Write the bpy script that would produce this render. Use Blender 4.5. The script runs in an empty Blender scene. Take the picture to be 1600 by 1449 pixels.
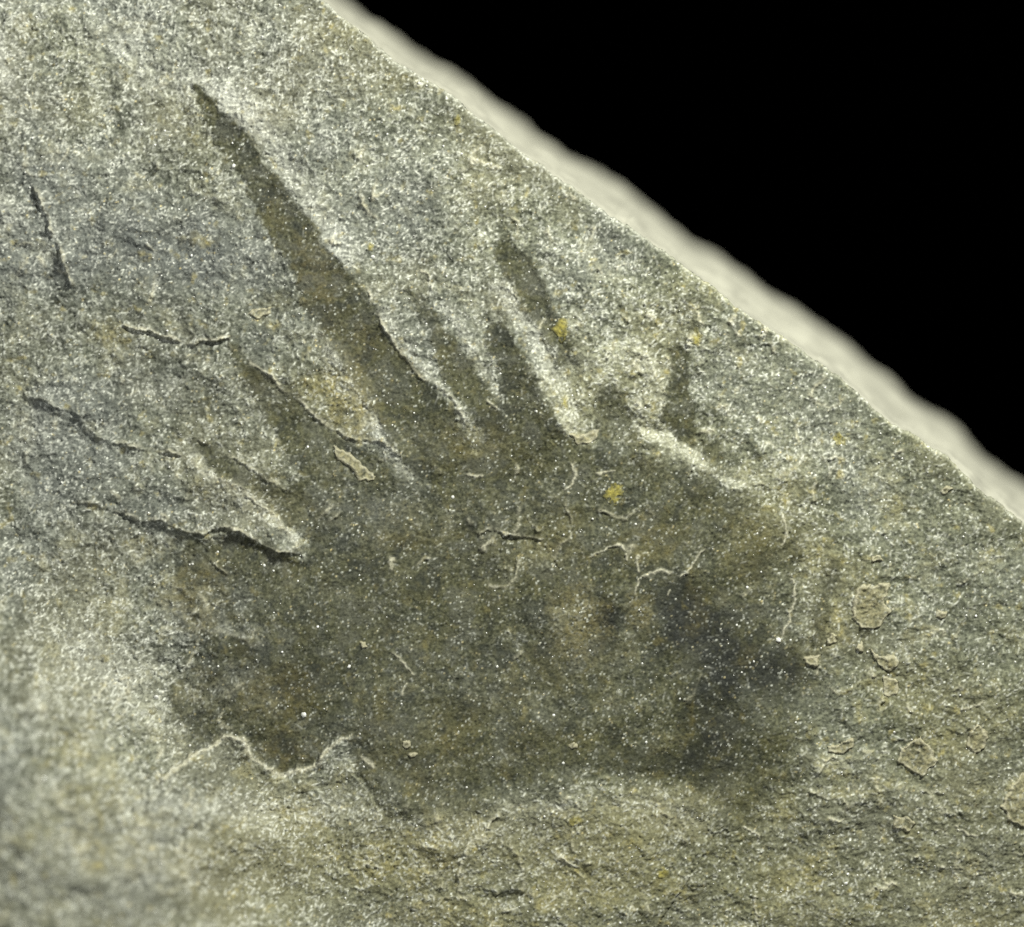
import bpy, math
import numpy as np

# ------------------------------------------------------------------ camera, world, lamps, exposure
scene = bpy.context.scene
D = 60.0                      # camera height above the bedding plane (100 photo pixels = 1 unit)
cam_data = bpy.data.cameras.new('camera')
cam_data.sensor_width = 36.0
cam_data.lens = 36.0 * D / 16.0
cam_data.clip_start = 1.0
cam_data.clip_end = 500.0
cam_data.dof.use_dof = True
cam_data.dof.focus_distance = D - 0.05
cam_data.dof.aperture_fstop = 0.027
cam = bpy.data.objects.new('camera', cam_data)
cam.location = (0, 0, D)
scene.collection.objects.link(cam)
scene.camera = cam

world = bpy.data.worlds.new('World')
scene.world = world
world.use_nodes = True
world.node_tree.nodes['Background'].inputs[0].default_value = (0, 0, 0, 1)
world.node_tree.nodes['Background'].inputs[1].default_value = 0.0

from mathutils import Vector


def area_lamp(name, az, el, dist, size, power, colour):
    """az counted from +x towards +y (up in the picture), el above the slab"""
    l = bpy.data.lights.new(name, 'AREA')
    l.shape = 'DISK'
    l.size = size
    l.energy = power
    l.color = colour
    o = bpy.data.objects.new(name, l)
    a, e = math.radians(az), math.radians(el)
    o.location = (dist * math.cos(e) * math.cos(a), dist * math.cos(e) * math.sin(a), dist * math.sin(e))
    o.rotation_euler = (-Vector(o.location)).to_track_quat('-Z', 'Y').to_euler()
    scene.collection.objects.link(o)


area_lamp('key_lamp', 57, 38, 40, 10, 31000, (0.985, 1.0, 0.93))
area_lamp('fill_lamp', 185, 58, 42, 22, 6500, (0.93, 0.97, 1.0))

scene.view_settings.view_transform = 'Standard'
scene.view_settings.look = 'None'
scene.view_settings.gamma = 1.0
scene.view_settings.exposure = 0.0
scene.view_settings.use_curve_mapping = False
scene.cycles.use_denoising = False
scene.cycles.max_bounces = 4
scene.cycles.diffuse_bounces = 2

# ------------------------------------------------------------------ noise and distance tools (photo pixels, y down)
rng = np.random.default_rng(7)
PERM = rng.permutation(4096).astype(np.int32)
GA = (rng.random(4096) * 2 * np.pi).astype(np.float32)
GX, GY = np.cos(GA), np.sin(GA)
f4 = np.float32


def gnoise(x, y, seed):
    xi = np.floor(x).astype(np.int32); yi = np.floor(y).astype(np.int32)
    xf = (x - xi).astype(f4); yf = (y - yi).astype(f4)
    u = xf * xf * xf * (xf * (xf * 6 - 15) + 10)
    v = yf * yf * yf * (yf * (yf * 6 - 15) + 10)

    def g(ix, iy, fx, fy):
        h = PERM[(PERM[(ix + seed * 131) & 4095] + iy + seed * 17) & 4095]
        return GX[h] * fx + GY[h] * fy
    a = g(xi, yi, xf, yf); b = g(xi + 1, yi, xf - 1, yf)
    c = g(xi, yi + 1, xf, yf - 1); d = g(xi + 1, yi + 1, xf - 1, yf - 1)
    return (a + u * (b - a) + v * ((c + u * (d - c)) - (a + u * (b - a)))) * 1.5


def fbm(x, y, wl, octaves, seed, gain=0.5):
    out = np.zeros_like(x); amp = 1.0
    for o in range(octaves):
        out += amp * gnoise(x / wl + 11.3 * o, y / wl - 7.7 * o, seed + o)
        wl *= 0.5; amp *= gain
    return out


def sstep(a, b, x):
    t = np.clip((x - a) / (b - a), 0, 1)
    return t * t * (3 - 2 * t)


# ------------------------------------------------------------------ the grid of the bedding plane
ST = 1600.0 / 1024.0
M0 = 30
dx = np.arange(-M0, 1600 + M0 + ST, ST)
dy = np.arange(-M0, 1449 + M0 + ST, ST)
lo = -M0 - np.cumsum(np.geomspace(2.5, 55, 28))[::-1]
xs = np.concatenate([lo, dx, dx[-1] + np.cumsum(np.geomspace(2.5, 55, 28))]).astype(f4)
ys = np.concatenate([lo, dy, dy[-1] + np.cumsum(np.geomspace(2.5, 55, 28))]).astype(f4)
NC, NR = len(xs), len(ys)
OC = len(lo)                                     # index of the first dense row / column

EDGE = np.array([(-1200, -1212), (-400, -640), (0, -354), (300, -143), (505, 0), (530, 20), (621, 98), (699, 145), (811, 233), (902, 298), (1003, 369),
                 (1070, 416), (1155, 482), (1263, 553), (1330, 604), (1385, 655), (1466, 702), (1533, 766),
                 (1600, 813), (1700, 885), (2000, 1090), (2300, 1300), (2900, 1720)], dtype=f4)
OUTER = np.array([(-1200, -1236), (-400, -664), (0, -378), (300, -167), (547, 0), (600, 30), (648, 57), (719, 105), (811, 166), (936, 250), (1030, 318),
                  (1070, 349), (1128, 387), (1229, 455), (1297, 499), (1351, 540), (1432, 607), (1500, 655),
                  (1550, 705), (1600, 739), (1700, 812), (2000, 1020), (2300, 1235), (2900, 1655)], dtype=f4)


def edge_y(x):
    z = np.zeros_like(x)
    return (np.interp(x, EDGE[:, 0], EDGE[:, 1]) + 3.0 * fbm(x, z + 3.3, 46, 2, 41) + 2.4 * fbm(x, z + 8.1, 12, 3, 42, .65)).astype(f4)


ey = edge_y(xs)
X = np.repeat(xs[None, :], NR, 0)
Y = np.repeat(ys[:, None], NC, 1)
OUT = Y < ey[None, :]
Y = np.where(OUT, ey[None, :], Y).astype(f4)

WX = X + 4.0 * fbm(X, Y, 34, 2, 1) + 2.2 * fbm(X, Y, 9, 2, 3)
WY = Y + 4.0 * fbm(X, Y, 34, 2, 5) + 2.2 * fbm(X, Y, 9, 2, 8)

H = np.zeros_like(X)            # relief in photo pixels
pale = np.zeros_like(X)         # bruised, frosted stone, plus painted brightness of lit flanks
ochre = np.zeros_like(X)        # iron stain
film = np.zeros_like(X)         # carbon film of the fossil, plus painted shade under one ledge
violet = np.zeros_like(X)
brown = np.zeros_like(X)
line = np.zeros_like(X)          # thin pale rims and scratches


def window(pts, m):
    p = np.asarray(pts, float)
    x0, y0 = p.min(0) - m; x1, y1 = p.max(0) + m
    c0, c1 = np.searchsorted(xs, [x0, x1]); r0, r1 = np.searchsorted(ys, [y0, y1])
    return slice(max(r0, 0), min(r1 + 1, NR)), slice(max(c0, 0), min(c1 + 1, NC))


def poly_near(pts, w, raised=None):
    """distance to an open polyline, signed towards `raised`, and the place along it (0..1)"""
    x, y = WX[w], WY[w]
    best = np.full(x.shape, 1e9, f4); s = np.zeros_like(x); t = np.zeros_like(x)
    seg = [math.hypot(b[0] - a[0], b[1] - a[1]) for a, b in zip(pts[:-1], pts[1:])]
    tot = sum(seg); acc = 0.0
    for (a, b), L in zip(zip(pts[:-1], pts[1:]), seg):
        ux, uy = (b[0] - a[0]) / L, (b[1] - a[1]) / L
        k = np.clip((x - a[0]) * ux + (y - a[1]) * uy, 0, L)
        ex, ey_ = x - a[0] - k * ux, y - a[1] - k * uy
        d = np.hypot(ex, ey_)
        near = d < best
        best = np.where(near, d, best)
        t = np.where(near, (acc + k) / tot, t)
        if raised is not None:
            nx, ny = -uy, ux
            if nx * raised[0] + ny * raised[1] < 0: nx, ny = -nx, -ny
            s = np.where(near, np.where(ex * nx + ey_ * ny >= 0, d, -d), s)
        acc += L
    return best, s, t


N_, S_, E_, W_ = (0, -1), (0, 1), (1, 0), (-1, 0)
NE, NW, SE, SW = (.7, -.7), (-.7, -.7), (.7, .7), (-.7, .7)


def ledge(pts, raised, h, w=2.5, decay=80, rim=0.5, trench=0.0, taper=0.15):
    wd = window(pts, w + 6 * decay + 10)
    d, s, t = poly_near(pts, wd, raised)
    k = 0.5 if w < 4 else 0.8
    h *= k; trench *= .55
    if w > 20: decay *= 1.5
    tp = sstep(0, taper, t) * sstep(0, taper, 1 - t)
    if w < 4: tp = tp * np.clip(.68 + 1.1 * gnoise(X[wd] / 30, Y[wd] / 30, 66), .05, 1.5)
    H[wd] += h * tp * sstep(-w, 0.3, s) * np.where(s > 0, np.exp(-s / decay), 1)
    if trench: H[wd] -= trench * tp * np.exp(-((s + 4.0) / 2.6) ** 2)
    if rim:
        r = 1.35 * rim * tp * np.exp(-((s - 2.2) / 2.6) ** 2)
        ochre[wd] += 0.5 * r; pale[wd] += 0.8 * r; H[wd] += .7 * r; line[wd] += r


def hairline(pts, h=2.4, w=1.9, p=1.3):
    wd = window(pts, 14)
    d, s, t = poly_near(pts, wd)
    tp = sstep(0, .12, t) * sstep(0, .12, 1 - t)
    g = np.exp(-(d / w) ** 2) * tp
    H[wd] += h * g; line[wd] += p * g


def band(pts, width, amount, h=0.0):
    wd = window(pts, width * 2.2)
    d, s, t = poly_near(pts, wd)
    g = np.exp(-(d / width) ** 2)
    pale[wd] += amount * g; H[wd] += h * g


def blob(arr, x, y, rx, ry, amount, rot=0.0, n=0.35):
    R = max(rx, ry) * 2.2
    wd = window([(x - R, y - R), (x + R, y + R)], 0)
    c, s = math.cos(math.radians(rot)), math.sin(math.radians(rot))
    u = ((WX[wd] - x) * c + (WY[wd] - y) * s) / rx
    v = (-(WX[wd] - x) * s + (WY[wd] - y) * c) / ry
    q = np.sqrt(u * u + v * v) + n * fbm(X[wd], Y[wd], max(10, min(rx, ry)), 3, 61)
    arr[wd] += amount * (1 - sstep(0.45, 1.35, q))


def inside(pts, wd):
    """signed distance to a closed outline, positive inside"""
    x, y = WX[wd], WY[wd]
    best = np.full(x.shape, 1e9, f4); ins = np.zeros(x.shape, bool)
    for a, b in zip(pts, pts[1:] + pts[:1]):
        vx, vy = b[0] - a[0], b[1] - a[1]
        L2 = vx * vx + vy * vy + 1e-6
        k = np.clip(((x - a[0]) * vx + (y - a[1]) * vy) / L2, 0, 1)
        best = np.minimum(best, np.hypot(x - a[0] - k * vx, y - a[1] - k * vy))
        if vy != 0:
            ins ^= ((a[1] > y) != (b[1] > y)) & (x < vx * (y - a[1]) / vy + a[0])
    return np.where(ins, best, -best)


# ------------------------------------------------------------------ large relief
dense_n = fbm(X, Y, 420, 3, 20)
H += 10 * dense_n + 5.5 * fbm(X, Y, 130, 2, 24)
left = 1 - sstep(320, 620, X)
H += (1.2 + 2.6 * left) * fbm(X + .5 * Y, Y, 74, 3, 101, .6) + 2.2 * left * np.abs(fbm(X, Y, 40, 3, 105, .6))
# the slab swells towards the lower left corner, out of focus
mp = [(-500, 560), (60, 860), (300, 1090), (470, 1270), (640, 1480), (760, 1900)]
mx = np.interp(Y, [p[1] for p in mp], [p[0] for p in mp])
dm = (mx - X) * 0.74 + 26 * fbm(X, Y, 170, 3, 27)
H += 155 * sstep(-10, 310, dm)
H += 34 * sstep(1.0, 0.2, np.hypot(X + 120, Y - 170) / 300)
# gentle rounding of the rim
de = (Y - ey[None, :]) * 0.81
H -= 7 * np.exp(-np.maximum(de, 0) / 7.0)

# soft steps that fall towards the upper right (lit flanks)
ledge([(300, 122), (360, 188), (420, 268), (455, 308), (500, 372), (565, 452), (600, 500)], SW, 5.5, 44, 70, 0, taper=.12)
ledge([(775, 500), (812, 548), (835, 592), (868, 655), (892, 690)], SW, 17, 40, 60, 0, taper=.14)
ledge([(770, 440), (800, 455), (840, 510), (885, 590)], SW, 8, 10, 40, 0)
ledge([(990, 690), (1030, 700), (1070, 722), (1130, 752), (1175, 775)], SW, 15, 26, 90, 0, taper=.14)
ledge([(505, 520), (545, 590), (580, 640), (612, 690), (655, 745)], SW, 12, 24, 40, 0, taper=.14)
ledge([(290, 712), (340, 745), (385, 770), (420, 797), (450, 830), (480, 868)], SW, 11, 9, 50, .5, taper=.12)
ledge([(1000, 540), (1018, 570), (1036, 600), (1040, 640), (1030, 672)], W_, 9, 9, 40, .1)
ledge([(540, 1195), (600, 1235), (650, 1262), (700, 1268), (780, 1252), (860, 1232), (950, 1240), (1050, 1252), (1130, 1285), (1180, 1330)],
      S_, 15, 34, 170, 0, taper=.12)
ledge([(770, 378), (800, 372), (835, 405), (855, 450), (866, 500), (895, 545), (890, 580)], NE, 3, 14, 60, 0)
ledge([(1085, 480), (1098, 520), (1100, 560), (1085, 600)], W_, 5, 5, 20, .1)
ledge([(890, 560), (920, 548), (960, 552), (1000, 545)], S_, 6, 8, 40, 0)
ledge([(230, 880), (262, 930), (300, 1000), (262, 1060), (285, 1120)], W_, 8, 20, 80, 0)
ledge([(1180, 790), (1225, 820), (1250, 880)], SW, 6, 20, 60, 0)

# sharp ledges
ledge([(40, 265), (60, 300), (72, 335), (80, 368), (90, 385), (98, 405), (115, 445), (125, 470)], E_, 5, 16, 60, 0, taper=.2)
ledge([(15, 606), (60, 624), (100, 642), (140, 670), (170, 692), (250, 706)], N_, 9, 12, 70, 0, taper=.2)
ledge([(170, 800), (255, 820), (320, 838), (375, 832), (440, 866), (490, 880)], N_, 9, 12, 60, 0, taper=.2)
ledge([(185, 508), (205, 514), (230, 518), (255, 530), (275, 531), (290, 538), (305, 540), (318, 533), (335, 532), (350, 528), (362, 530)],
      N_, 11, 2, 70, .75, 7, .08)
ledge([(352, 532), (362, 545), (378, 552), (392, 570), (420, 585), (432, 600), (442, 615), (468, 628), (490, 650), (512, 668), (530, 678)],
      NE, 3.5, 2, 75, .8, .5, .1)
ledge([(520, 672), (532, 674), (542, 684), (552, 690), (566, 686), (600, 690), (625, 716)], NE, 6, 2, 30, .5, 3, .1)
ledge([(30, 612), (60, 624), (80, 632), (100, 640), (118, 648), (140, 668), (148, 682), (168, 690)], N_, 11, 2, 90, .1, 8, .12)
ledge([(170, 692), (195, 695), (215, 700), (235, 702), (250, 706), (290, 712)], N_, 6, 2, 60, .45, 6, .12)
ledge([(100, 782), (145, 790), (185, 800), (215, 814), (255, 816), (285, 828), (318, 834), (345, 825), (372, 827)], N_, 10, 2, 80, .35, 6, .1)
ledge([(355, 826), (375, 828), (400, 842), (425, 858), (448, 866), (478, 870)], N_, 13, 2, 45, .5, 5, .12)
ledge([(300, 690), (312, 690), (340, 703), (362, 716), (385, 728), (405, 745), (435, 757), (462, 775)], NE, 4.5, 2, 45, .4, 2.5, .1)
ledge([(45, 275), (60, 300), (72, 335), (80, 368), (90, 385), (98, 405), (110, 438), (118, 452)], E_, 15, 2.5, 55, .5, 8, .12)
ledge([(572, 440), (578, 468), (590, 492), (600, 515), (612, 535), (630, 560), (645, 578), (662, 592), (680, 600), (698, 606)],
      NE, 5, 2, 38, .9, 1.0, .1)
ledge([(690, 605), (705, 625), (722, 650), (730, 668)], NE, 4, 2, 22, .4, 1, .2)
ledge([(722, 828), (745, 836), (770, 830), (792, 836), (812, 838), (830, 843), (852, 845)], N_, 9, 2, 45, .7, 4, .12)
ledge([(848, 842), (856, 860), (864, 872), (872, 862), (876, 848), (886, 842), (892, 826), (893, 812), (884, 796), (880, 785), (892, 772)],
      E_, 6, 2, 26, .6, 1, .1)
ledge([(925, 800), (945, 800), (962, 812), (978, 812), (995, 800), (1010, 800), (1025, 812)], N_, 4, 2, 40, .5, 1, .15)
L13 = [(235, 1225), (265, 1205), (300, 1182), (335, 1160), (360, 1147), (380, 1152), (392, 1166), (400, 1182), (418, 1200), (440, 1207),
       (470, 1200), (498, 1192), (508, 1172), (530, 1152), (560, 1150)]
ledge(L13, S_, 9, 4.2, 130, .8, 0, .1)
ledge([(235, 1225), (265, 1205), (300, 1182), (335, 1160), (360, 1147), (380, 1152), (392, 1166), (400, 1182), (418, 1200), (440, 1207),
       (470, 1200), (498, 1192), (508, 1172), (530, 1152), (560, 1150)], S_, 4, 2.0, 60, .4, 0, .1)
ledge([(260, 1240), (280, 1215), (300, 1225), (298, 1245), (315, 1250)], S_, 5, 2, 40, .5, 0)
ledge([(310, 965), (316, 980), (345, 984), (372, 996), (398, 1004), (418, 1000)], S_, 6, 9, 50, .2, 0)
ledge([(195, 1012), (215, 1030), (232, 1044), (250, 1054), (268, 1066)], NE, 7, 2, 60, .2, 4)
ledge([(312, 1000), (308, 1015), (298, 1030), (288, 1052)], W_, 4, 2, 40, .5, 0)
ledge([(1495, 1325), (1492, 1345), (1490, 1370), (1498, 1392), (1515, 1400)], E_, 6, 2, 70, .5, 0)
ledge([(715, 1405), (718, 1352), (732, 1315), (760, 1305), (775, 1306)], SE, 5, 4, 50, .5, 0)
ledge([(795, 1310), (812, 1340), (822, 1372), (815, 1400)], W_, 5, 4, 40, .3, 0)
ledge([(765, 905), (772, 916), (790, 914), (804, 902), (807, 885), (808, 865)], S_, 5, 5, 30, .5, 0)
ledge([(1262, 604), (1275, 625), (1295, 636), (1312, 630), (1322, 612)], S_, 4, 4, 30, .3, 0)
ledge([(1240, 1180), (1290, 1186), (1340, 1186), (1360, 1172)], S_, 6, 10, 60, .1, 0)
ledge([(520, 690), (535, 712), (552, 730), (568, 748)], NE, 5, 2, 30, .3, 0)
ledge([(60, 205), (85, 215), (94, 222), (93, 238), (70, 243)], NW, 4, 2.5, 40, .3, 0)
ledge([(1130, 500), (1138, 520), (1144, 552)], W_, 4, 3, 25, .2, 0)

for p in ([(918, 872), (935, 862), (952, 855), (972, 852), (984, 862)], [(980, 862), (978, 878)], [(997, 862), (997, 895)],
          [(992, 930), (998, 908), (1015, 896), (1032, 891), (1055, 893)], [(1060, 904), (1075, 886), (1090, 870), (1102, 856)],
          [(1040, 932), (1048, 922)], [(1235, 892), (1239, 912), (1238, 930), (1237, 950), (1234, 972), (1224, 982), (1219, 1002)],
          [(1224, 800), (1226, 830), (1222, 855)], [(612, 1018), (630, 1035), (650, 1058)], [(632, 1066), (628, 1090)],
          [(880, 770), (893, 760), (897, 740), (892, 722)], [(930, 738), (962, 734)], [(1090, 485), (1097, 510)],
          [(1148, 515), (1153, 530)], [(1490, 1290), (1530, 1310)], [(380, 775), (420, 797)], [(760, 620), (778, 640)],
          [(1500, 1110), (1540, 1098)], [(1275, 1060), (1280, 1040)], [(1180, 1400), (1183, 1440)], [(840, 520), (850, 495)],
          [(932, 415), (937, 428)], [(962, 425), (970, 412), (980, 410)], [(655, 420), (668, 432), (675, 455)],
          [(730, 742), (758, 745)], [(560, 1180), (590, 1200)], [(1160, 1290), (1190, 1312)], [(880, 1340), (905, 1352)]):
    hairline(p)

# frosted, bruised bands that also paint the brightness of lit flanks into the colour
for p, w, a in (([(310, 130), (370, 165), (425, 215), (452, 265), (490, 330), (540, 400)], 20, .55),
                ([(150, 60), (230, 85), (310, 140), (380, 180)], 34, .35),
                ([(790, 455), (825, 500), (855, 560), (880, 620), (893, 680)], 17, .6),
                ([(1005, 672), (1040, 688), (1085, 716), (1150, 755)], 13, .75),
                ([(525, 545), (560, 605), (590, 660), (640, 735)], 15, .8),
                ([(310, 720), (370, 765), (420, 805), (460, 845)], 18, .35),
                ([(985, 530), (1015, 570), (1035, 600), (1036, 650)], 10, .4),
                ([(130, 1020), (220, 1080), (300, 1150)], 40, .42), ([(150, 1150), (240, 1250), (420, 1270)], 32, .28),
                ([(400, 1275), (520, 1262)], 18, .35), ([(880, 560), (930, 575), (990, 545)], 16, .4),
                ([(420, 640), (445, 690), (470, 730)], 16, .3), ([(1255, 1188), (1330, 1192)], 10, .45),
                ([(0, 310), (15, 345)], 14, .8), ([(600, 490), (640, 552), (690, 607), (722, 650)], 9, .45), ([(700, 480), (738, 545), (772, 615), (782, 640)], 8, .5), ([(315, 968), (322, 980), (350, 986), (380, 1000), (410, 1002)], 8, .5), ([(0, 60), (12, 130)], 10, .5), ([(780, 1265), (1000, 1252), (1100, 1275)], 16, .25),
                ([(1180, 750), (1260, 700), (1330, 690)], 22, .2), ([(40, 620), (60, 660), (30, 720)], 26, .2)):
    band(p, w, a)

pale += .8 * np.exp(-((de - 2) / 2.5) ** 2)

# ------------------------------------------------------------------ the fossil: outlines of the body, the spines and one painted shade band
BODY = [(250, 880), (300, 850), (360, 845), (470, 872), (478, 830), (455, 770), (470, 740), (520, 720), (600, 720), (650, 756), (705, 725),
        (770, 676), (880, 690), (940, 690), (1000, 694), (1050, 722), (1130, 756), (1190, 795), (1236, 850), (1228, 930), (1222, 1000),
        (1270, 1010), (1285, 1080), (1250, 1180), (1190, 1260), (1135, 1290), (1050, 1240), (950, 1214), (860, 1214), (780, 1246),
        (700, 1272), (640, 1268), (560, 1215), (520, 1195), (470, 1230), (420, 1230), (385, 1200), (340, 1190), (285, 1165), (250, 1090),
        (300, 1010), (280, 950)]
SPINES_AND_SHADE = [
    ([(303, 132), (330, 158), (357, 185), (387, 217), (422, 270), (455, 310), (497, 370), (530, 412), (560, 447), (578, 480), (595, 512),
      (615, 540), (640, 572), (668, 598), (700, 640), (740, 700), (760, 762), (690, 772), (640, 732), (605, 680), (580, 640), (557, 600),
      (535, 567), (520, 530), (480, 480), (470, 450), (452, 407), (427, 375), (407, 340), (392, 305), (377, 270), (350, 240), (330, 202),
      (307, 152)], 5, 'longest spine, brown towards its middle'),
    ([(640, 452), (662, 462), (685, 500), (707, 530), (725, 555), (750, 590), (780, 632), (800, 690), (770, 700), (745, 662), (725, 632),
      (692, 585), (677, 540), (663, 505)], 6, None),
    ([(767, 508), (785, 512), (812, 550), (832, 590), (850, 625), (865, 655), (884, 690), (840, 720), (800, 690), (790, 630), (782, 585),
      (772, 560), (758, 535)], 6, None),
    ([(795, 373), (815, 400), (835, 408), (850, 445), (860, 485), (878, 505), (892, 525), (888, 575), (872, 567), (852, 527), (832, 500),
      (812, 475), (800, 442), (780, 415), (774, 384)], 6, 'short detached spine ending in a yellow speck'),
    ([(1065, 540), (1073, 555), (1073, 580), (1076, 605), (1082, 622), (1088, 645), (1082, 670), (1090, 695), (1062, 684), (1040, 662),
      (1040, 630), (1045, 600), (1052, 580), (1052, 552)], 4, None),
    ([(962, 604), (973, 630), (981, 655), (994, 675), (1008, 702), (960, 716), (935, 700), (932, 655), (936, 632), (941, 606)], 7, None),
    ([(362, 535), (392, 572), (432, 600), (468, 627), (497, 652), (520, 677), (560, 700), (600, 722), (560, 765), (490, 770), (462, 728),
      (440, 694), (417, 652), (400, 622), (378, 592)], 7, None),
    ([(305, 694), (314, 691), (340, 705), (362, 718), (405, 746), (438, 758), (470, 770), (480, 840), (468, 834), (440, 805), (420, 786),
      (385, 768), (355, 750), (328, 724)], 5, None),
    ([(348, 836), (375, 835), (400, 848), (440, 866), (478, 874), (520, 892), (480, 902), (430, 892), (380, 876), (345, 856)], 8, None),  # shade under the ledge, painted as dark film and built among the spines
    ([(1244, 812), (1253, 840), (1246, 872), (1235, 905), (1216, 902), (1226, 860), (1233, 830)], 8, None),
    ([(1300, 880), (1311, 890), (1304, 925), (1291, 962), (1283, 1015), (1258, 1014), (1274, 960), (1286, 920)], 8, None),
    ([(1266, 1150), (1277, 1165), (1257, 1206), (1240, 1212), (1244, 1186)], 8, None),
    ([(1095, 688), (1120, 690), (1135, 720), (1152, 746), (1122, 742), (1100, 715)], 6, None),
]
sd_body = np.full(X.shape, -999, f4)
wd = window(BODY, 80)
sd_body[wd] = inside(BODY, wd)
rag = 7 * fbm(X, Y, 22, 4, 70, .6)
big_rag = 15 * fbm(X, Y, 75, 4, 72, .6)
soft_b = 20 + 24 * sstep(950, 1230, X) + 10 * sstep(1150, 1240, Y)
body_film = sstep(-1, 1, (sd_body + 1.8 * rag + big_rag) / soft_b)
film = np.maximum(film, 0.93 * body_film)
spine_shade_sd = []
wd13 = window(L13, 90)
_, s13, t13 = poly_near(L13, wd13, S_)
body_film[wd13] *= 1 - sstep(0, .1, t13) * sstep(0, .06, 1 - t13) * sstep(-4, 2, s13)
film = .93 * body_film
STR = [1, .95, 1, 1, .98, .75, .95, .85, .95, .8, .9, .65, .8]
for (pts, soft, _), st in zip(SPINES_AND_SHADE, STR):
    wd = window(pts, 40)
    sd = inside(pts, wd)
    film[wd] = np.maximum(film[wd], st * sstep(-soft, soft, sd + 3 + .8 * rag[wd]))
    H[wd] -= 0.8 * sstep(-3, 12, sd)
    spine_shade_sd.append((wd, sd))
# the film is patchy: thin and thick places
patch = fbm(X, Y, 95, 4, 75, .55)
film = film * np.clip(0.94 + 0.24 * patch, 0.6, 1.1)
for x, y, rx, ry, a in ((620, 800, 90, 30, -.10), (430, 935, 70, 30, -.22), (380, 985, 45, 14, -.35), (960, 1040, 80, 55, -.10),
                        (905, 975, 38, 50, -.35), (1000, 965, 22, 26, -.25), (1290, 950, 40, 60, -.10), (860, 850, 45, 40, -.15),
                        (1180, 850, 50, 60, -.08), (545, 730, 40, 16, -.3), (690, 1200, 130, 40, -.06), (300, 905, 60, 40, -.2), (345, 940, 50, 24, -.25), (285, 1050, 46, 36, -.22), (420, 1030, 40, 40, -.15),
                        (350, 1090, 40, 26, -.12), (760, 1020, 60, 50, -.08), (640, 980, 50, 40, -.12), (1210, 900, 24, 70, -.15), (1240, 1120, 50, 50, -.2),
                        (500, 1065, 70, 55, .22), (950, 970, 20, 45, .22), (1075, 975, 48, 60, .22), (1120, 1030, 70, 60, .16),
                        (1225, 1055, 40, 45, .2), (1115, 1130, 45, 60, .2), (690, 930, 120, 40, .12), (900, 905, 90, 14, .12),
                        (1020, 1200, 90, 30, .1), (445, 1175, 40, 22, .1), (400, 580, 22, 28, .15)):
    b = np.zeros_like(X); blob(b, x, y, rx, ry, 1.0)
    film = film + a * b
film = np.clip(film, 0, 1)
# small chipped scale edges
rl_ = np.random.default_rng(23)
CHIPS = [(1080, 600, 130, 110, 34), (1000, 540, 90, 50, 12), (800, 1340, 330, 80, 44), (1350, 1100, 190, 260, 46), (230, 1190, 170, 140, 60), (700, 330, 260, 130, 30),
         (150, 250, 150, 220, 22), (150, 700, 150, 160, 18), (360, 960, 90, 90, 12), (640, 760, 260, 80, 18), (800, 1000, 380, 160, 22), (1300, 700, 120, 90, 18),
         (860, 850, 150, 60, 12), (520, 640, 60, 60, 8), (1450, 1330, 160, 100, 16)]
for cx, cy, sx_, sy_, cnt in CHIPS:
    for _ in range(cnt):
        x0, y0 = cx + sx_ * rl_.uniform(-1, 1), cy + sy_ * rl_.uniform(-1, 1)
        if y0 < np.interp(x0, EDGE[:, 0], EDGE[:, 1]) + 12: continue
        fl_ = film[min(np.searchsorted(ys, y0), NR - 1), min(np.searchsorted(xs, x0), NC - 1)]
        if fl_ > .4 and (y0 < 720 or rl_.random() < .5): continue
        a0 = rl_.uniform(0, 6.28); L_ = rl_.gamma(3, 7) + 10; bend = rl_.normal(0, 1.6)
        pts = []
        for q in range(6):
            pts.append((x0, y0)); a1 = a0 + bend * q / 5
            x0 += L_ / 5 * math.cos(a1); y0 += L_ / 5 * math.sin(a1)
        mid = a0 + bend / 2 + math.pi / 2
        n_ = (math.cos(mid), math.sin(mid))
        if (n_[0] * -.58 + n_[1] * .81 < 0) != (rl_.random() < .3): n_ = (-n_[0], -n_[1])
        ledge(pts, n_, rl_.uniform(3, 7), 2.5, rl_.uniform(9, 26), rl_.uniform(.15, .75), 0, .2)

grey = np.zeros_like(X)
for x, y, rx, ry, a in ((250, 405, 130, 85, .5), (400, 600, 60, 50, .3), (30, 180, 70, 90, .35), (180, 620, 110, 45, .3),
                        (270, 800, 130, 40, .25), (1180, 700, 80, 60, .15), (560, 830, 70, 40, .2), (60, 900, 70, 100, .15),
                        (1350, 860, 120, 60, .18), (340, 1185, 60, 35, .3), (330, 1240, 70, 30, .25), (40, 255, 60, 30, .3),
                        (1330, 1330, 150, 90, .2), (1540, 1240, 60, 100, .2), (1120, 480, 110, 60, .12)):
    blob(grey, x, y, rx, ry, a)
for x, y, rx, ry, a in ((1060, 955, 50, 48, 1.0), (1100, 995, 62, 50, .9), (1155, 1040, 70, 40, .6), (1220, 1055, 44, 48, .65), (1125, 1110, 50, 78, .7), (1110, 1190, 40, 50, .6), (980, 1190, 90, 26, .35), (950, 970, 18, 46, .6), (480, 1060, 60, 40, .25), (400, 590, 30, 30, .4),
                        (60, 180, 60, 60, .3)):
    blob(violet, x, y, rx, ry, a)
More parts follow.
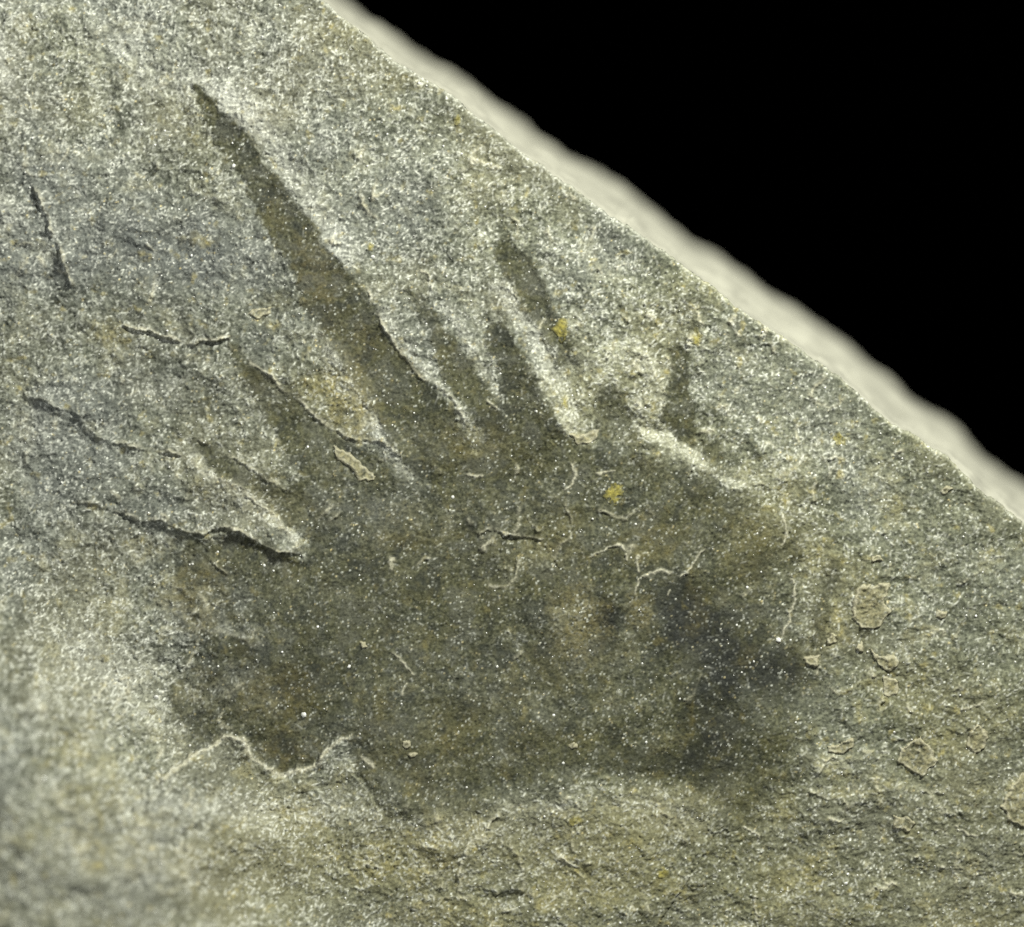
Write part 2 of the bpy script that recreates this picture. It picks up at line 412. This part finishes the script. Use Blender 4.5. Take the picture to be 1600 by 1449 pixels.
for x, y, rx, ry, a in ((490, 440, 45, 75, .75), (560, 545, 40, 50, .5), (430, 330, 30, 45, .4), (300, 900, 60, 40, .55), (295, 960, 45, 45, .55),
                        (310, 1080, 50, 40, .5), (430, 1075, 50, 40, .55), (440, 1180, 60, 35, .7), (905, 965, 42, 55, 1.0),
                        (1000, 955, 24, 30, .8), (880, 1040, 60, 40, .3), (620, 1180, 120, 60, .35), (680, 540, 30, 40, .45),
                        (720, 700, 90, 40, .3), (1030, 850, 60, 40, .4), (1180, 820, 60, 50, .4), (860, 870, 60, 30, .4),
                        (560, 640, 50, 45, .5), (1000, 700, 40, 40, .45), (1260, 1010, 40, 60, .4), (800, 1120, 160, 60, .2)):
    blob(brown, x, y, rx, ry, a)
for x, y, rx, ry, a in ((310, 375, 28, 12, .5), (172, 520, 24, 20, .55), (45, 38, 16, 20, .5), (130, 1165, 26, 24, .5), (160, 1240, 60, 40, .35),
                        (230, 1330, 120, 30, .28), (480, 1275, 40, 26, .4), (545, 610, 46, 40, .75), (545, 660, 40, 30, .6), (490, 610, 40, 26, .4), (640, 840, 70, 22, .5), (860, 840, 50, 40, .45), (1020, 845, 40, 34, .5),
                        (440, 790, 60, 30, .3), (740, 690, 60, 30, .4), (1180, 870, 50, 60, .35), (300, 930, 60, 50, .5), (430, 1090, 70, 50, .4), (640, 1345, 90, 40, .35),
                        (560, 1330, 60, 30, .3), (720, 1430, 120, 30, .3), (1395, 790, 26, 30, .4), (1160, 560, 18, 26, .2), (1195, 500, 10, 14, .4),
                        (1225, 770, 10, 20, .45), (1300, 980, 26, 34, .3), (1240, 850, 14, 20, .3), (1050, 1385, 40, 26, .3),
                        (880, 1400, 60, 30, .3), (1240, 1370, 60, 36, .25), (430, 470, 40, 14, .22), (300, 560, 30, 10, .15), (800, 470, 30, 20, .18),
                        (1130, 1245, 20, 10, .4), (880, 1270, 20, 10, .4), (415, 505, 16, 8, .3), (750, 300, 90, 30, .12), (210, 40, 40, 14, .3),
                        (215, 290, 30, 12, .25), (225, 860, 24, 24, .35), (350, 760, 70, 20, .15), (530, 50, 50, 24, .2), (660, 130, 60, 14, .3)):
    blob(ochre, x, y, rx, ry, a)
f1 = fbm(X, Y, 70, 4, 80, .6)
ochre += 0.42 * sstep(.25, .8, f1) * (0.45 + 0.55 * sstep(500, 1300, Y))
ochre += 0.75 * sstep(.5, 1.0, fbm(X, Y, 26, 3, 84, .6))

# ------------------------------------------------------------------ medium and fine relief
rough = np.clip(1.0 - 0.62 * film, 0.3, 1) * (1 + 0.5 * np.clip(pale, 0, 1))
m1 = fbm(X, Y, 46, 2, 30)
# layered flaky steps: terraces of a broad noise
tn = fbm(X + 9 * m1, Y * 1.25, 60, 3, 33, .55) * 3.2
terr = np.floor(tn) + sstep(.72, 1.0, tn - np.floor(tn))
H += rough * (1.1 * terr + 1.3 * m1)
m2 = fbm(X, Y * 1.15, 15, 2, 36, .6)
m3 = fbm(X, Y, 6.5, 2, 38, .7)
H += rough * (1.0 * m2 + 0.8 * m3)
# bottom strip: rougher, lumpy
low = sstep(1200, 1300, Y) * (1 - film)
H += low * .7 * fbm(X, Y * 1.3, 30, 3, 44, .6)
low2 = sstep(1150, 1290, Y + 40 * dense_n) * (1 - film)

# ---- short frosted fibres and grains, dropped one by one on the surface
acc = np.zeros((len(dy), len(dx)), f4)
acc_h = np.zeros_like(acc)
spk = np.zeros_like(acc)
dn = (slice(OC, OC + len(dy)), slice(OC, OC + len(dx)))
film_d, pale_d, angle_d = film[dn], pale[dn], fbm(X[dn], Y[dn], 150, 2, 90)


def to_idx(px, py):
    return np.clip(((py + M0) / ST).astype(int), 0, len(dy) - 1), np.clip(((px + M0) / ST).astype(int), 0, len(dx) - 1)


def splat(target, px, py, val):
    gx, gy = (px + M0) / ST, (py + M0) / ST
    ix, iy = np.floor(gx).astype(int), np.floor(gy).astype(int)
    ok = (ix >= 0) & (iy >= 0) & (ix < len(dx) - 1) & (iy < len(dy) - 1)
    ix, iy, gx, gy, val = ix[ok], iy[ok], gx[ok], gy[ok], val[ok]
    fx, fy = gx - ix, gy - iy
    for oy, wy in ((0, 1 - fy), (1, fy)):
        for ox, wx in ((0, 1 - fx), (1, fx)):
            np.maximum.at(target, (iy + oy, ix + ox), (val * np.sqrt(wx * wy)).astype(f4))


NF = 150000
fx0, fy0 = rng.uniform(-20, 1620, NF), rng.uniform(-20, 1469, NF)
r_, c_ = to_idx(fx0, fy0)
clump = (fbm(X, Y, 46, 4, 95, .62) + .5 * sstep(.5, 1, tn - np.floor(tn)) - .2)[dn]
ZONES = [(60, 60, .9), (300, 60, .95), (480, 160, .8), (120, 300, .62), (280, 420, .28), (80, 560, .55), (180, 640, .42), (60, 760, .55), (250, 740, .48),
         (100, 900, .6), (180, 1060, .9), (60, 1250, .85), (250, 1250, .75), (450, 1300, .72), (700, 1370, .55), (950, 1330, .45), (1200, 1380, .38),
         (1450, 1400, .3), (1540, 1150, .3), (1400, 1020, .33), (1500, 900, .36), (1360, 820, .45), (1230, 700, .6), (1120, 560, .7), (960, 470, .78),
         (760, 330, .66), (600, 250, .72), (640, 400, .75), (1300, 1250, .4), (1150, 480, .55), (1420, 740, .45), (920, 600, .8), (450, 560, .45),
         (400, 680, .6), (340, 800, .5), (1000, 1290, .5), (880, 480, .8), (720, 430, .6), (340, 300, .7), (200, 180, .75)]
num = np.zeros_like(X); den = np.full_like(X, 1e-9)
for zx, zy, zv in ZONES:
    wgt = np.exp(-(((X - zx) ** 2 + (Y - zy) ** 2) / (2 * 85.0 ** 2))) + 1e-5
    num += wgt * zv; den += wgt
zone = num / den
blob(zone, 345, 1195, 62, 42, -.5)
zone -= .34 * np.exp(-((de - 22) / 16) ** 2)
zone = np.clip(zone, .05, 1)
zone_d = zone[dn]
dens = np.clip(zone_d[r_, c_] * (.62 + .8 * clump[r_, c_]) + .45 * pale_d[r_, c_], 0.06, 1) * (1 - .93 * np.clip(film_d[r_, c_] * 1.1, 0, 1))
keep = rng.random(NF) < np.maximum(dens, .015)
fx0, fy0, r_, c_ = fx0[keep], fy0[keep], r_[keep], c_[keep]
n = len(fx0)
ang = 2.2 * angle_d[r_, c_] + rng.normal(0, 0.95, n) - 0.6
length = rng.gamma(1.7, 2.1, n) + 1.5
curv = rng.normal(0, .02, n)
val = np.clip(rng.gamma(1.8, .33, n), .1, 1.25) * (.55 + .45 * zone_d[r_, c_]) * (1 - .45 * film_d[r_, c_])
for k in range(26):
    u = k * 1.1
    live = u < length
    a2 = ang + curv * u
    fx0 = fx0 + 1.1 * np.cos(a2); fy0 = fy0 + 1.1 * np.sin(a2)
    fade = np.sin(np.pi * np.clip((u + .8) / (length + 1.6), 0, 1))
    splat(acc, fx0[live], fy0[live], (val * fade)[live])
NS = 60000
sx, sy = rng.uniform(-20, 1620, NS), rng.uniform(-20, 1469, NS)
sv = np.clip(rng.gamma(1.1, .40, NS), .05, 1.4)
ri, ci_ = to_idx(sx, sy)
sv = sv * np.clip(.75 + 1.1 * fbm(X, Y, 30, 3, 97, .7)[dn][ri, ci_], .1, 1.5)
splat(spk, sx, sy, sv)
big = rng.random(NS) < .05
splat(spk, sx[big] + rng.normal(0, 1.3, big.sum()), sy[big] + rng.normal(0, 1.3, big.sum()), sv[big] * 1.2)
NP_ = 70000
px0, py0 = rng.uniform(-20, 1620, NP_), rng.uniform(-20, 1469, NP_)
pit_d = np.zeros_like(acc)
splat(pit_d, px0, py0, np.clip(rng.gamma(1.3, .38, NP_), .05, 1.3))
pit = np.zeros_like(X); pit[dn] = pit_d
fib = np.zeros_like(X); fib[dn] = acc
speck = np.zeros_like(X); speck[dn] = spk
H += fib * 1.3 + speck * 0.8 - pit * 1.9

# ------------------------------------------------------------------ colour of the stone (with lit-flank brightness and ledge shade painted in)
def mixc(c, col, a):
    a = np.clip(a, 0, 1)[..., None]
    return c * (1 - a) + np.asarray(col, f4) * a


g = np.clip(.42 + .40 * m2 + .55 * m3 + .25 * f1, 0, 1)
tint = fbm(X, Y, 240, 3, 50)
COL = np.zeros(X.shape + (3,), f4)
COL[:] = (0.072, 0.077, 0.058)
COL = mixc(COL, (0.285, 0.293, 0.235), g * (.42 + .75 * zone))
COL = mixc(COL, (0.195, 0.205, 0.192), .35 * sstep(-.1, .7, tint))
COL = mixc(COL, (0.22, 0.205, 0.125), .35 * sstep(-.1, .7, -tint) + .25 * low2)
COL = mixc(COL, (0.112, 0.119, 0.112), .8 * grey)
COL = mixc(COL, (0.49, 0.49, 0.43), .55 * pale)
ochre *= np.clip(.75 + .8 * m2, .2, 1.3)
COL = mixc(COL, (0.33, 0.285, 0.120), .62 * ochre * (1 - .5 * film))
dark = np.zeros(X.shape + (3,), f4); dark[:] = (0.043, 0.045, 0.026)
dark = mixc(dark, (0.096, 0.096, 0.057), np.clip(.45 + .45 * patch + 1.3 * m3 + .4 * m2, 0, 1))
dark = mixc(dark, (0.118, 0.100, 0.046), .8 * brown * np.clip(.75 + .9 * m2, .1, 1))
c1 = fbm(X, Y, 58, 4, 111, .6); c2 = fbm(X, Y, 44, 4, 116, .6)
dark = mixc(dark, (0.030, 0.033, 0.028), .68 * sstep(.05, .6, c1))
dark = mixc(dark, (0.094, 0.089, 0.042), .42 * sstep(.12, .7, c2))
dark = mixc(dark, (0.088, 0.090, 0.072), .65 * sstep(.1, .65, -c1))
dark = mixc(dark, (0.025, 0.027, 0.0255), np.clip(.9 * violet * (.95 + .1 * c1 + .5 * m2 + .5 * m3), 0, .9))
dark = mixc(dark, (0.16, 0.138, 0.056), .5 * ochre)
tan = np.zeros_like(X)
for x, y, rx, ry, a in ((905, 968, 36, 46, .9), (900, 1010, 30, 30, .35), (1003, 958, 22, 28, .85), (990, 935, 12, 12, .5), (620, 800, 60, 20, .25), (545, 640, 40, 40, .35)):
    blob(tan, x, y, rx, ry, a, n=.5)
fa = np.clip(film, 0, 1)[..., None]
COL = COL * (1 - fa) + dark * fa
COL = mixc(COL, (0.155, 0.138, 0.070), .9 * tan * np.clip(.75 + 1.2 * m3, 0, 1))
olive = np.clip(.12 + .72 * sstep(300, 1500, .8 * X + .4 * Y) + .35 * fbm(X, Y, 180, 3, 52), 0, 1)[..., None]
COL = COL * (1 - (1 - .2 * film[..., None]) * olive * (1 - np.asarray((1.01, 1.0, .80), f4)))
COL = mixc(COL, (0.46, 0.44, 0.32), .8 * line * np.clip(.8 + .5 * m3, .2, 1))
COL = mixc(COL, (0.035, 0.036, 0.026), .68 * pit * (1 - .5 * np.clip(line, 0, 1)))
COL = mixc(COL, (0.80, 0.80, 0.68), .82 * fib * (1 - .35 * film))
warm = sstep(.1, .6, fbm(X, Y, 8, 1, 99))[..., None]
spcol = np.asarray((0.74, 0.75, 0.64), f4) * (1 - warm) + np.asarray((0.62, 0.52, 0.25), f4) * warm
sa = np.clip(.80 * speck * (1 - .32 * film), 0, 1)[..., None]
COL = COL * (1 - sa) + spcol * sa

# ------------------------------------------------------------------ materials
def rock_material(name, attr=True, base=(0.4, 0.4, 0.33), rough_v=0.8, bump=0.5, spec=0.12, scale=26.0, jitter=0.35):
    m = bpy.data.materials.new(name); m.use_nodes = True
    nt = m.node_tree; b = nt.nodes['Principled BSDF']
    tc = nt.nodes.new('ShaderNodeTexCoord')
    n1 = nt.nodes.new('ShaderNodeTexNoise'); n1.inputs['Scale'].default_value = scale; n1.inputs['Detail'].default_value = 4
    n1.inputs['Roughness'].default_value = .65
    nt.links.new(tc.outputs['Object'], n1.inputs['Vector'])
    if attr:
        a = nt.nodes.new('ShaderNodeAttribute'); a.attribute_name = 'stone_colour'; src = a.outputs['Color']
    else:
        a = nt.nodes.new('ShaderNodeRGB'); a.outputs[0].default_value = (*base, 1); src = a.outputs[0]
    mr = nt.nodes.new('ShaderNodeMapRange')
    mr.inputs['From Min'].default_value = .3; mr.inputs['From Max'].default_value = .7
    mr.inputs['To Min'].default_value = 1 - jitter; mr.inputs['To Max'].default_value = 1 + jitter
    nt.links.new(n1.outputs['Fac'], mr.inputs['Value'])
    mul = nt.nodes.new('ShaderNodeVectorMath'); mul.operation = 'SCALE'
    nt.links.new(src, mul.inputs[0]); nt.links.new(mr.outputs[0], mul.inputs['Scale'])
    nt.links.new(mul.outputs[0], b.inputs['Base Color'])
    bp = nt.nodes.new('ShaderNodeBump'); bp.inputs['Strength'].default_value = bump; bp.inputs['Distance'].default_value = .02
    nt.links.new(n1.outputs['Fac'], bp.inputs['Height']); nt.links.new(bp.outputs[0], b.inputs['Normal'])
    b.inputs['Roughness'].default_value = rough_v
    b.inputs['Specular IOR Level'].default_value = spec
    return m


MAT_ROCK = rock_material('weathered_shale')
MAT_FILM = rock_material('carbon_film', rough_v=.75, spec=.14)
MAT_FLAKE = rock_material('ochre_flake')
MAT_SIDE = rock_material('broken_shale', False, (0.395, 0.385, 0.31), .9, .4, .15, 1.6, .25)
MAT_SKIRT = rock_material('rough_shale', False, (0.24, 0.24, 0.2), .85, .6, .2, 4.0, .3)
MAT_GRAIN = rock_material('mica', False, (0.72, 0.71, 0.64), .25, .1, .8, 20, .1)
MAT_BLACK = bpy.data.materials.new('black_velvet'); MAT_BLACK.use_nodes = True
nt = MAT_BLACK.node_tree; b = nt.nodes['Principled BSDF']
nz = nt.nodes.new('ShaderNodeTexNoise'); nz.inputs['Scale'].default_value = 3
rp = nt.nodes.new('ShaderNodeValToRGB')
rp.color_ramp.elements[0].color = (0, 0, 0, 1); rp.color_ramp.elements[1].color = (0.00008, 0.00008, 0.00008, 1)
nt.links.new(nz.outputs['Fac'], rp.inputs[0]); nt.links.new(rp.outputs[0], b.inputs['Base Color'])
b.inputs['Roughness'].default_value = 1; b.inputs['Specular IOR Level'].default_value = 0


# ------------------------------------------------------------------ mesh builders
def make_mesh(name, co, faces, material, colour=None, parent=None):
    """co (n,3); faces (m,4) or (m,3) index array"""
    me = bpy.data.meshes.new(name)
    k = faces.shape[1]
    me.vertices.add(len(co)); me.vertices.foreach_set('co', np.ascontiguousarray(co, f4).ravel())
    me.loops.add(faces.size); me.loops.foreach_set('vertex_index', np.ascontiguousarray(faces, np.int32).ravel())
    me.polygons.add(len(faces)); me.polygons.foreach_set('loop_start', np.arange(0, faces.size, k, dtype=np.int32))
    me.update(calc_edges=True)
    me.shade_smooth()
    if colour is not None:
        at = me.attributes.new('stone_colour', 'FLOAT_COLOR', 'POINT')
        c4 = np.ones((len(co), 4), f4); c4[:, :3] = colour
        at.data.foreach_set('color', c4.ravel())
    me.materials.append(material)
    o = bpy.data.objects.new(name, me)
    scene.collection.objects.link(o)
    if parent is not None: o.parent = parent
    return o


def world_xyz(x, y, h):
    return np.stack([(x - 800) / 100, (724.5 - y) / 100, h / 100], -1)


IDX = np.arange(NR * NC, dtype=np.int32).reshape(NR, NC)
QUADS = np.stack([IDX[1:, :-1], IDX[1:, 1:], IDX[:-1, 1:], IDX[:-1, :-1]], -1)
Q_OUT = OUT[1:, :-1] & OUT[1:, 1:] & OUT[:-1, 1:] & OUT[:-1, :-1]


def subset(name, qmask, h, material, colour, parent, wd=None):
    """cut the cells of `qmask` out of the bedding-plane grid as a mesh of their own"""
    q = QUADS[qmask & ~Q_OUT]
    used, inv = np.unique(q, return_inverse=True)
    co = world_xyz(X.ravel()[used], Y.ravel()[used], h.ravel()[used])
    return make_mesh(name, co, inv.reshape(-1, 4), material, colour.reshape(-1, 3)[used], parent)


def cell(m):
    return (m[1:, :-1] + m[1:, 1:] + m[:-1, 1:] + m[:-1, :-1]) * .25


# ------------------------------------------------------------------ setting: black backdrop
bz = -7.0
bd = make_mesh('backdrop', np.array([(-70, -70, bz), (70, -70, bz), (70, 70, bz), (-70, 70, bz)]), np.array([[0, 1, 2, 3]]), MAT_BLACK)
bd['kind'] = 'structure'

# ------------------------------------------------------------------ the slab
slab = subset('shale_rock', np.ones(Q_OUT.shape, bool), H, MAT_ROCK, COL, None)
slab['label'] = 'grey-green slab of shale with a pale broken edge against black'
slab['category'] = 'rock'

# pale broken edge along the upper right
ex = np.arange(xs[0], xs[-1], 3.0).astype(f4)
e_y = edge_y(ex)
eh = np.zeros_like(ex)
ci = np.clip(np.searchsorted(xs, ex), 1, NC - 1)
first = np.argmax(~OUT, axis=0)
Hedge = np.array([H[max(first[c] - 1, 0), c] for c in range(NC)], f4)
eh = np.interp(ex, xs, Hedge).astype(f4)
NV = 40
ZB = -400.0
oy = np.interp(ex, OUTER[:, 0], OUTER[:, 1])
rows_x, rows_y, rows_z = [], [], []
nxn, nyn = .585, -.811
gap = np.maximum((e_y - oy) * .811 * .70, 8)              # band width across the edge as seen from above
for j in range(NV + 1):
    v = j / NV
    z = eh * (1 - v) + ZB * v
    off = gap * (v ** 0.82)
    nz_ = 10 * fbm(ex, z * .25 + 50, 85, 2, 55) + 3 * fbm(ex, z * .5, 30, 2, 57)
    off = off + nz_ * min(1, v * 4)
    px_, py_ = ex + nxn * off, e_y + nyn * off
    k = (D * 100 - z) / (D * 100 - eh)              # lens foreshortening of the deeper rows
    px_ = 800 + (px_ - 800) * (1 + (k - 1)); py_ = 724.5 + (py_ - 724.5) * (1 + (k - 1))
    rows_x.append(px_); rows_y.append(py_); rows_z.append(z - (1.2 if j == 0 else 0))
for dz, back in ((-40, 12), (-110, 30), (-160, 60)):
    rows_x.append(rows_x[NV] - nxn * back); rows_y.append(rows_y[NV] - nyn * back); rows_z.append(rows_z[NV] * 0 + ZB + dz)
RX, RY, RZ = np.array(rows_x), np.array(rows_y), np.array(rows_z)
nr, nc = RX.shape
ii = np.arange(nr * nc).reshape(nr, nc)
fq = np.stack([ii[1:, :-1], ii[1:, 1:], ii[:-1, 1:], ii[:-1, :-1]], -1).reshape(-1, 4)
side = make_mesh('broken_edge', world_xyz(RX.ravel(), RY.ravel(), RZ.ravel()), fq, MAT_SIDE, None, slab)
side['label'] = 'pale cream broken edge of the slab'

# remaining sides, out of frame
ZF = ZB - 160
def skirt(px_, py_, h_):
    n_ = len(px_)
    co = np.concatenate([world_xyz(px_, py_, h_), world_xyz(px_, py_, h_ * 0 + ZF)])
    a = np.arange(n_ - 1)
    return make_mesh('cut_side', co, np.stack([a, a + 1, a + 1 + n_, a + n_], -1), MAT_SKIRT, None, slab)
rr = first[-1]
skirt(np.full(NR - rr, xs[-1]), Y[rr:, -1], H[rr:, -1])
skirt(X[-1, :], Y[-1, :], H[-1, :])
rl = first[0]
skirt(np.full(NR - rl, xs[0]), Y[rl:, 0], H[rl:, 0])
top_cols = np.where(first == 0)[0]
if len(top_cols) > 1: skirt(X[0, top_cols], Y[0, top_cols], H[0, top_cols])

# ------------------------------------------------------------------ the fossil
fossil = bpy.data.objects.new('fossil', None)
fossil.location = (-0.2, -3.0, 0)
scene.collection.objects.link(fossil)
fossil['label'] = 'dark fan-shaped fossil with long pointed spines pressed into the shale'
fossil['category'] = 'fossil'
bpy.context.view_layer.update()
HF = H + 0.35
owner = np.zeros(X.shape, np.int32)                 # 1 = body, 2.. = spines and the painted ledge shade
owner[(sd_body + 1.8 * rag + big_rag) > -6] = 1
for k, (wd, sd) in enumerate(spine_shade_sd):
    hit = (sd + .8 * rag[wd] > -2) & (sd_body[wd] + rag[wd] < 4)
    o_ = owner[wd]; o_[hit] = k + 2; owner[wd] = o_
oq = owner[1:, 1:]
inv_loc = -np.array(fossil.location)
for k in range(len(SPINES_AND_SHADE) + 1):
    name = 'body_film' if k == 0 else 'spine'  # also names the mesh of the painted shade under the ledge
    m = oq == k + 1
    m[:OC] = False; m[:, :OC] = False
    if m.sum() < 20: continue
    o = subset(name, m, HF, MAT_FILM, COL, fossil)
    o.matrix_parent_inverse = fossil.matrix_world.inverted()
    if k and SPINES_AND_SHADE[k - 1][2]: o['label'] = SPINES_AND_SHADE[k - 1][2]

# ------------------------------------------------------------------ flakes and mineral crusts: raised pieces of the slab
FLAKES = [
    [(1436, 1149), (1454, 1167), (1458, 1184), (1467, 1190), (1454, 1203), (1441, 1216), (1427, 1207), (1418, 1198), (1400, 1190), (1409, 1172)],
    [(1526, 1131), (1544, 1149), (1539, 1172), (1526, 1181), (1510, 1167), (1512, 1145)],
    [(1342, 916), (1391, 914), (1380, 939), (1391, 954), (1373, 979), (1347, 984), (1329, 966), (1333, 934)],
    [(1293, 1166), (1311, 1162), (1331, 1154), (1334, 1167), (1320, 1176), (1293, 1176)],
    [(1360, 1013), (1373, 1024), (1400, 1024), (1405, 1033), (1391, 1048), (1369, 1037)],
    [(1378, 1055), (1400, 1064), (1400, 1086), (1382, 1086)],
    [(1338, 1010), (1346, 1007), (1351, 1014), (1346, 1021), (1338, 1018)],
    [(1394, 1279), (1418, 1275), (1432, 1288), (1418, 1297), (1396, 1292)],
    [(1564, 1259), (1593, 1212), (1625, 1204), (1625, 1296), (1597, 1292), (1575, 1280)],
    [(1257, 1028), (1279, 1022), (1275, 1043), (1264, 1038)],
    [(1298, 988), (1307, 992), (1306, 1004), (1295, 1008)],
    [(520, 696), (540, 705), (562, 722), (586, 745), (584, 752), (562, 748), (548, 730), (530, 712)],
    [(889, 676), (902, 693), (917, 693), (930, 683), (933, 671), (908, 680)],
    [(390, 494), (405, 502), (418, 490), (421, 481), (400, 484)],
    [(627, 1162), (640, 1158), (643, 1166), (632, 1171)],
    [(637, 1178), (650, 1174), (654, 1181), (642, 1186)],
    [(562, 1000), (570, 1003), (575, 1012), (566, 1012)],
    [(1490, 765), (1480, 775), (1470, 768), (1478, 760)],
    [(888, 1166), (900, 1163), (903, 1170), (892, 1174)],
    [(1360, 870), (1375, 868), (1378, 876), (1364, 880)],
    [(1465, 952), (1482, 955), (1478, 966), (1462, 964)],
]
CRUSTS = [(876, 514, 12, 19, 10), (960, 772, 15, 14, 0), (881, 630, 7, 10, 0), (1315, 687, 10, 11, 0), (715, 188, 6, 7, 0), (577, 384, 7, 7, 0),
          (1089, 530, 7, 14, 10), (900, 1281, 13, 7, 0), (1036, 1364, 9, 9, 0)]


def raised_piece(name, wd, sd, thick, col, mixv, label=None, rimv=.5):
    pad = np.zeros(X.shape, bool)
    pad[wd] = sd > -2.0
    hh = np.full(X.shape, 0, f4); hh[wd] = H[wd] - 1.2 + (thick + 1.2 + .22 * thick * m2[wd]) * sstep(-2.0, 0.8, sd) + thick * .35 * np.exp(-((sd - 2) / 2.0) ** 2)
    cc = COL[wd]
    a = np.clip(mixv + .25 * m2[wd] + .5 * m3[wd], 0, 1) * (1 if rimv else sstep(-2, 5, sd))
    cn = mixc(cc, col, a)
    cn = mixc(cn, (0.50, 0.47, 0.33), rimv * np.exp(-((sd - 1.5) / 2.0) ** 2))
    cfull = np.zeros_like(COL); cfull[wd] = cn
    qm = np.zeros(Q_OUT.shape, bool)
    rs, cs = wd
    sub = pad[1:, 1:] & pad[:-1, :-1] & pad[1:, :-1] & pad[:-1, 1:]
    qm[:] = sub
    if qm.sum() < 6: return None
    o = subset(name, qm, hh, MAT_FLAKE, cfull, slab)
    if label: o['label'] = label
    return o


for pts in FLAKES:
    wd = window(pts, 14)
    raised_piece('flake', wd, inside(pts, wd), 2.6, (0.27, 0.245, 0.135), .5, None, .6)
for x, y, rx, ry, rot in CRUSTS:
    R = max(rx, ry)
    wd = window([(x - R, y - R), (x + R, y + R)], 12)
    q = np.hypot((WX[wd] - x) / rx, (WY[wd] - y) / ry) + .38 * m2[wd] + .3 * m3[wd]
    raised_piece('mineral_crust', wd, (1 - q) * min(rx, ry), 1.0, (0.37, 0.32, 0.07), .62, 'yellow mineral crust', 0.0)

# ------------------------------------------------------------------ bright grains
def height_at(px, py):
    r, c = np.searchsorted(ys, py), np.searchsorted(xs, px)
    return H[np.clip(r, 0, NR - 1), np.clip(c, 0, NC - 1)]


def crystal(px, py, r, seed):
    """a small angular grain: two irregular rings and a cap"""
    rg = np.random.default_rng(seed)
    k = 6
    a = np.arange(k) / k * 2 * np.pi + rg.random() * 3
    rad = r * rg.uniform(.75, 1.15, k)
    h0 = height_at(px, py)
    ring0 = np.stack([px + rad * np.cos(a), py + rad * np.sin(a), np.full(k, h0 - .8)], -1)
    tl = rg.normal(0, .25, 2)
    r1 = rad * .72
    ring1 = np.stack([px + r1 * np.cos(a), py + r1 * np.sin(a), h0 + r * .4 + tl[0] * r1 * np.cos(a) + tl[1] * r1 * np.sin(a)], -1)
    top = np.array([[px, py, h0 + r * .45]])
    v = np.concatenate([ring0, ring1, top])
    f = []
    for i in range(k):
        j = (i + 1) % k
        f += [(i, j, k + j), (i, k + j, k + i), (k + i, k + j, 2 * k)]
    return v, [(c, b_, a_) for a_, b_, c in f]


for i, (x, y, r) in enumerate([(545, 1041, 4.2), (475, 1116, 5.2), (245, 1089, 4), (583, 402, 4.2), (880, 1192, 3.2), (1167, 917, 3.2), (497, 979, 3.2),
                               (413, 884, 3.4), (366, 260, 4), (777, 1042, 3), (1216, 1000, 5), (1322, 1381, 3.4), (707, 777, 3.5), (655, 131, 3),
                               (865, 1118, 3.4), (85, 1206, 4), (1010, 1160, 2.6), (513, 1233, 3.4)]):
    v, f = crystal(x, y, r, 100 + i)
    make_mesh('quartz_grain', world_xyz(v[:, 0], v[:, 1], v[:, 2]), np.array(f), MAT_GRAIN, None, slab)
vs, fs, off = [], [], 0
k_ = 0
while k_ < 2600:
    x, y = rng.uniform(-10, 1610), rng.uniform(-10, 1460)
    if y < np.interp(x, EDGE[:, 0], EDGE[:, 1]) + 6: continue
    r = float(np.clip(rng.gamma(2.2, .38), .55, 2.3))
    v, f = crystal(x, y, r, 1000 + k_)
    vs.append(v); fs.append(np.array(f) + off); off += len(v); k_ += 1
v = np.concatenate(vs)
mg = make_mesh('mica_grains', world_xyz(v[:, 0], v[:, 1], v[:, 2]), np.concatenate(fs), MAT_GRAIN, None, slab)
mg['kind'] = 'stuff'
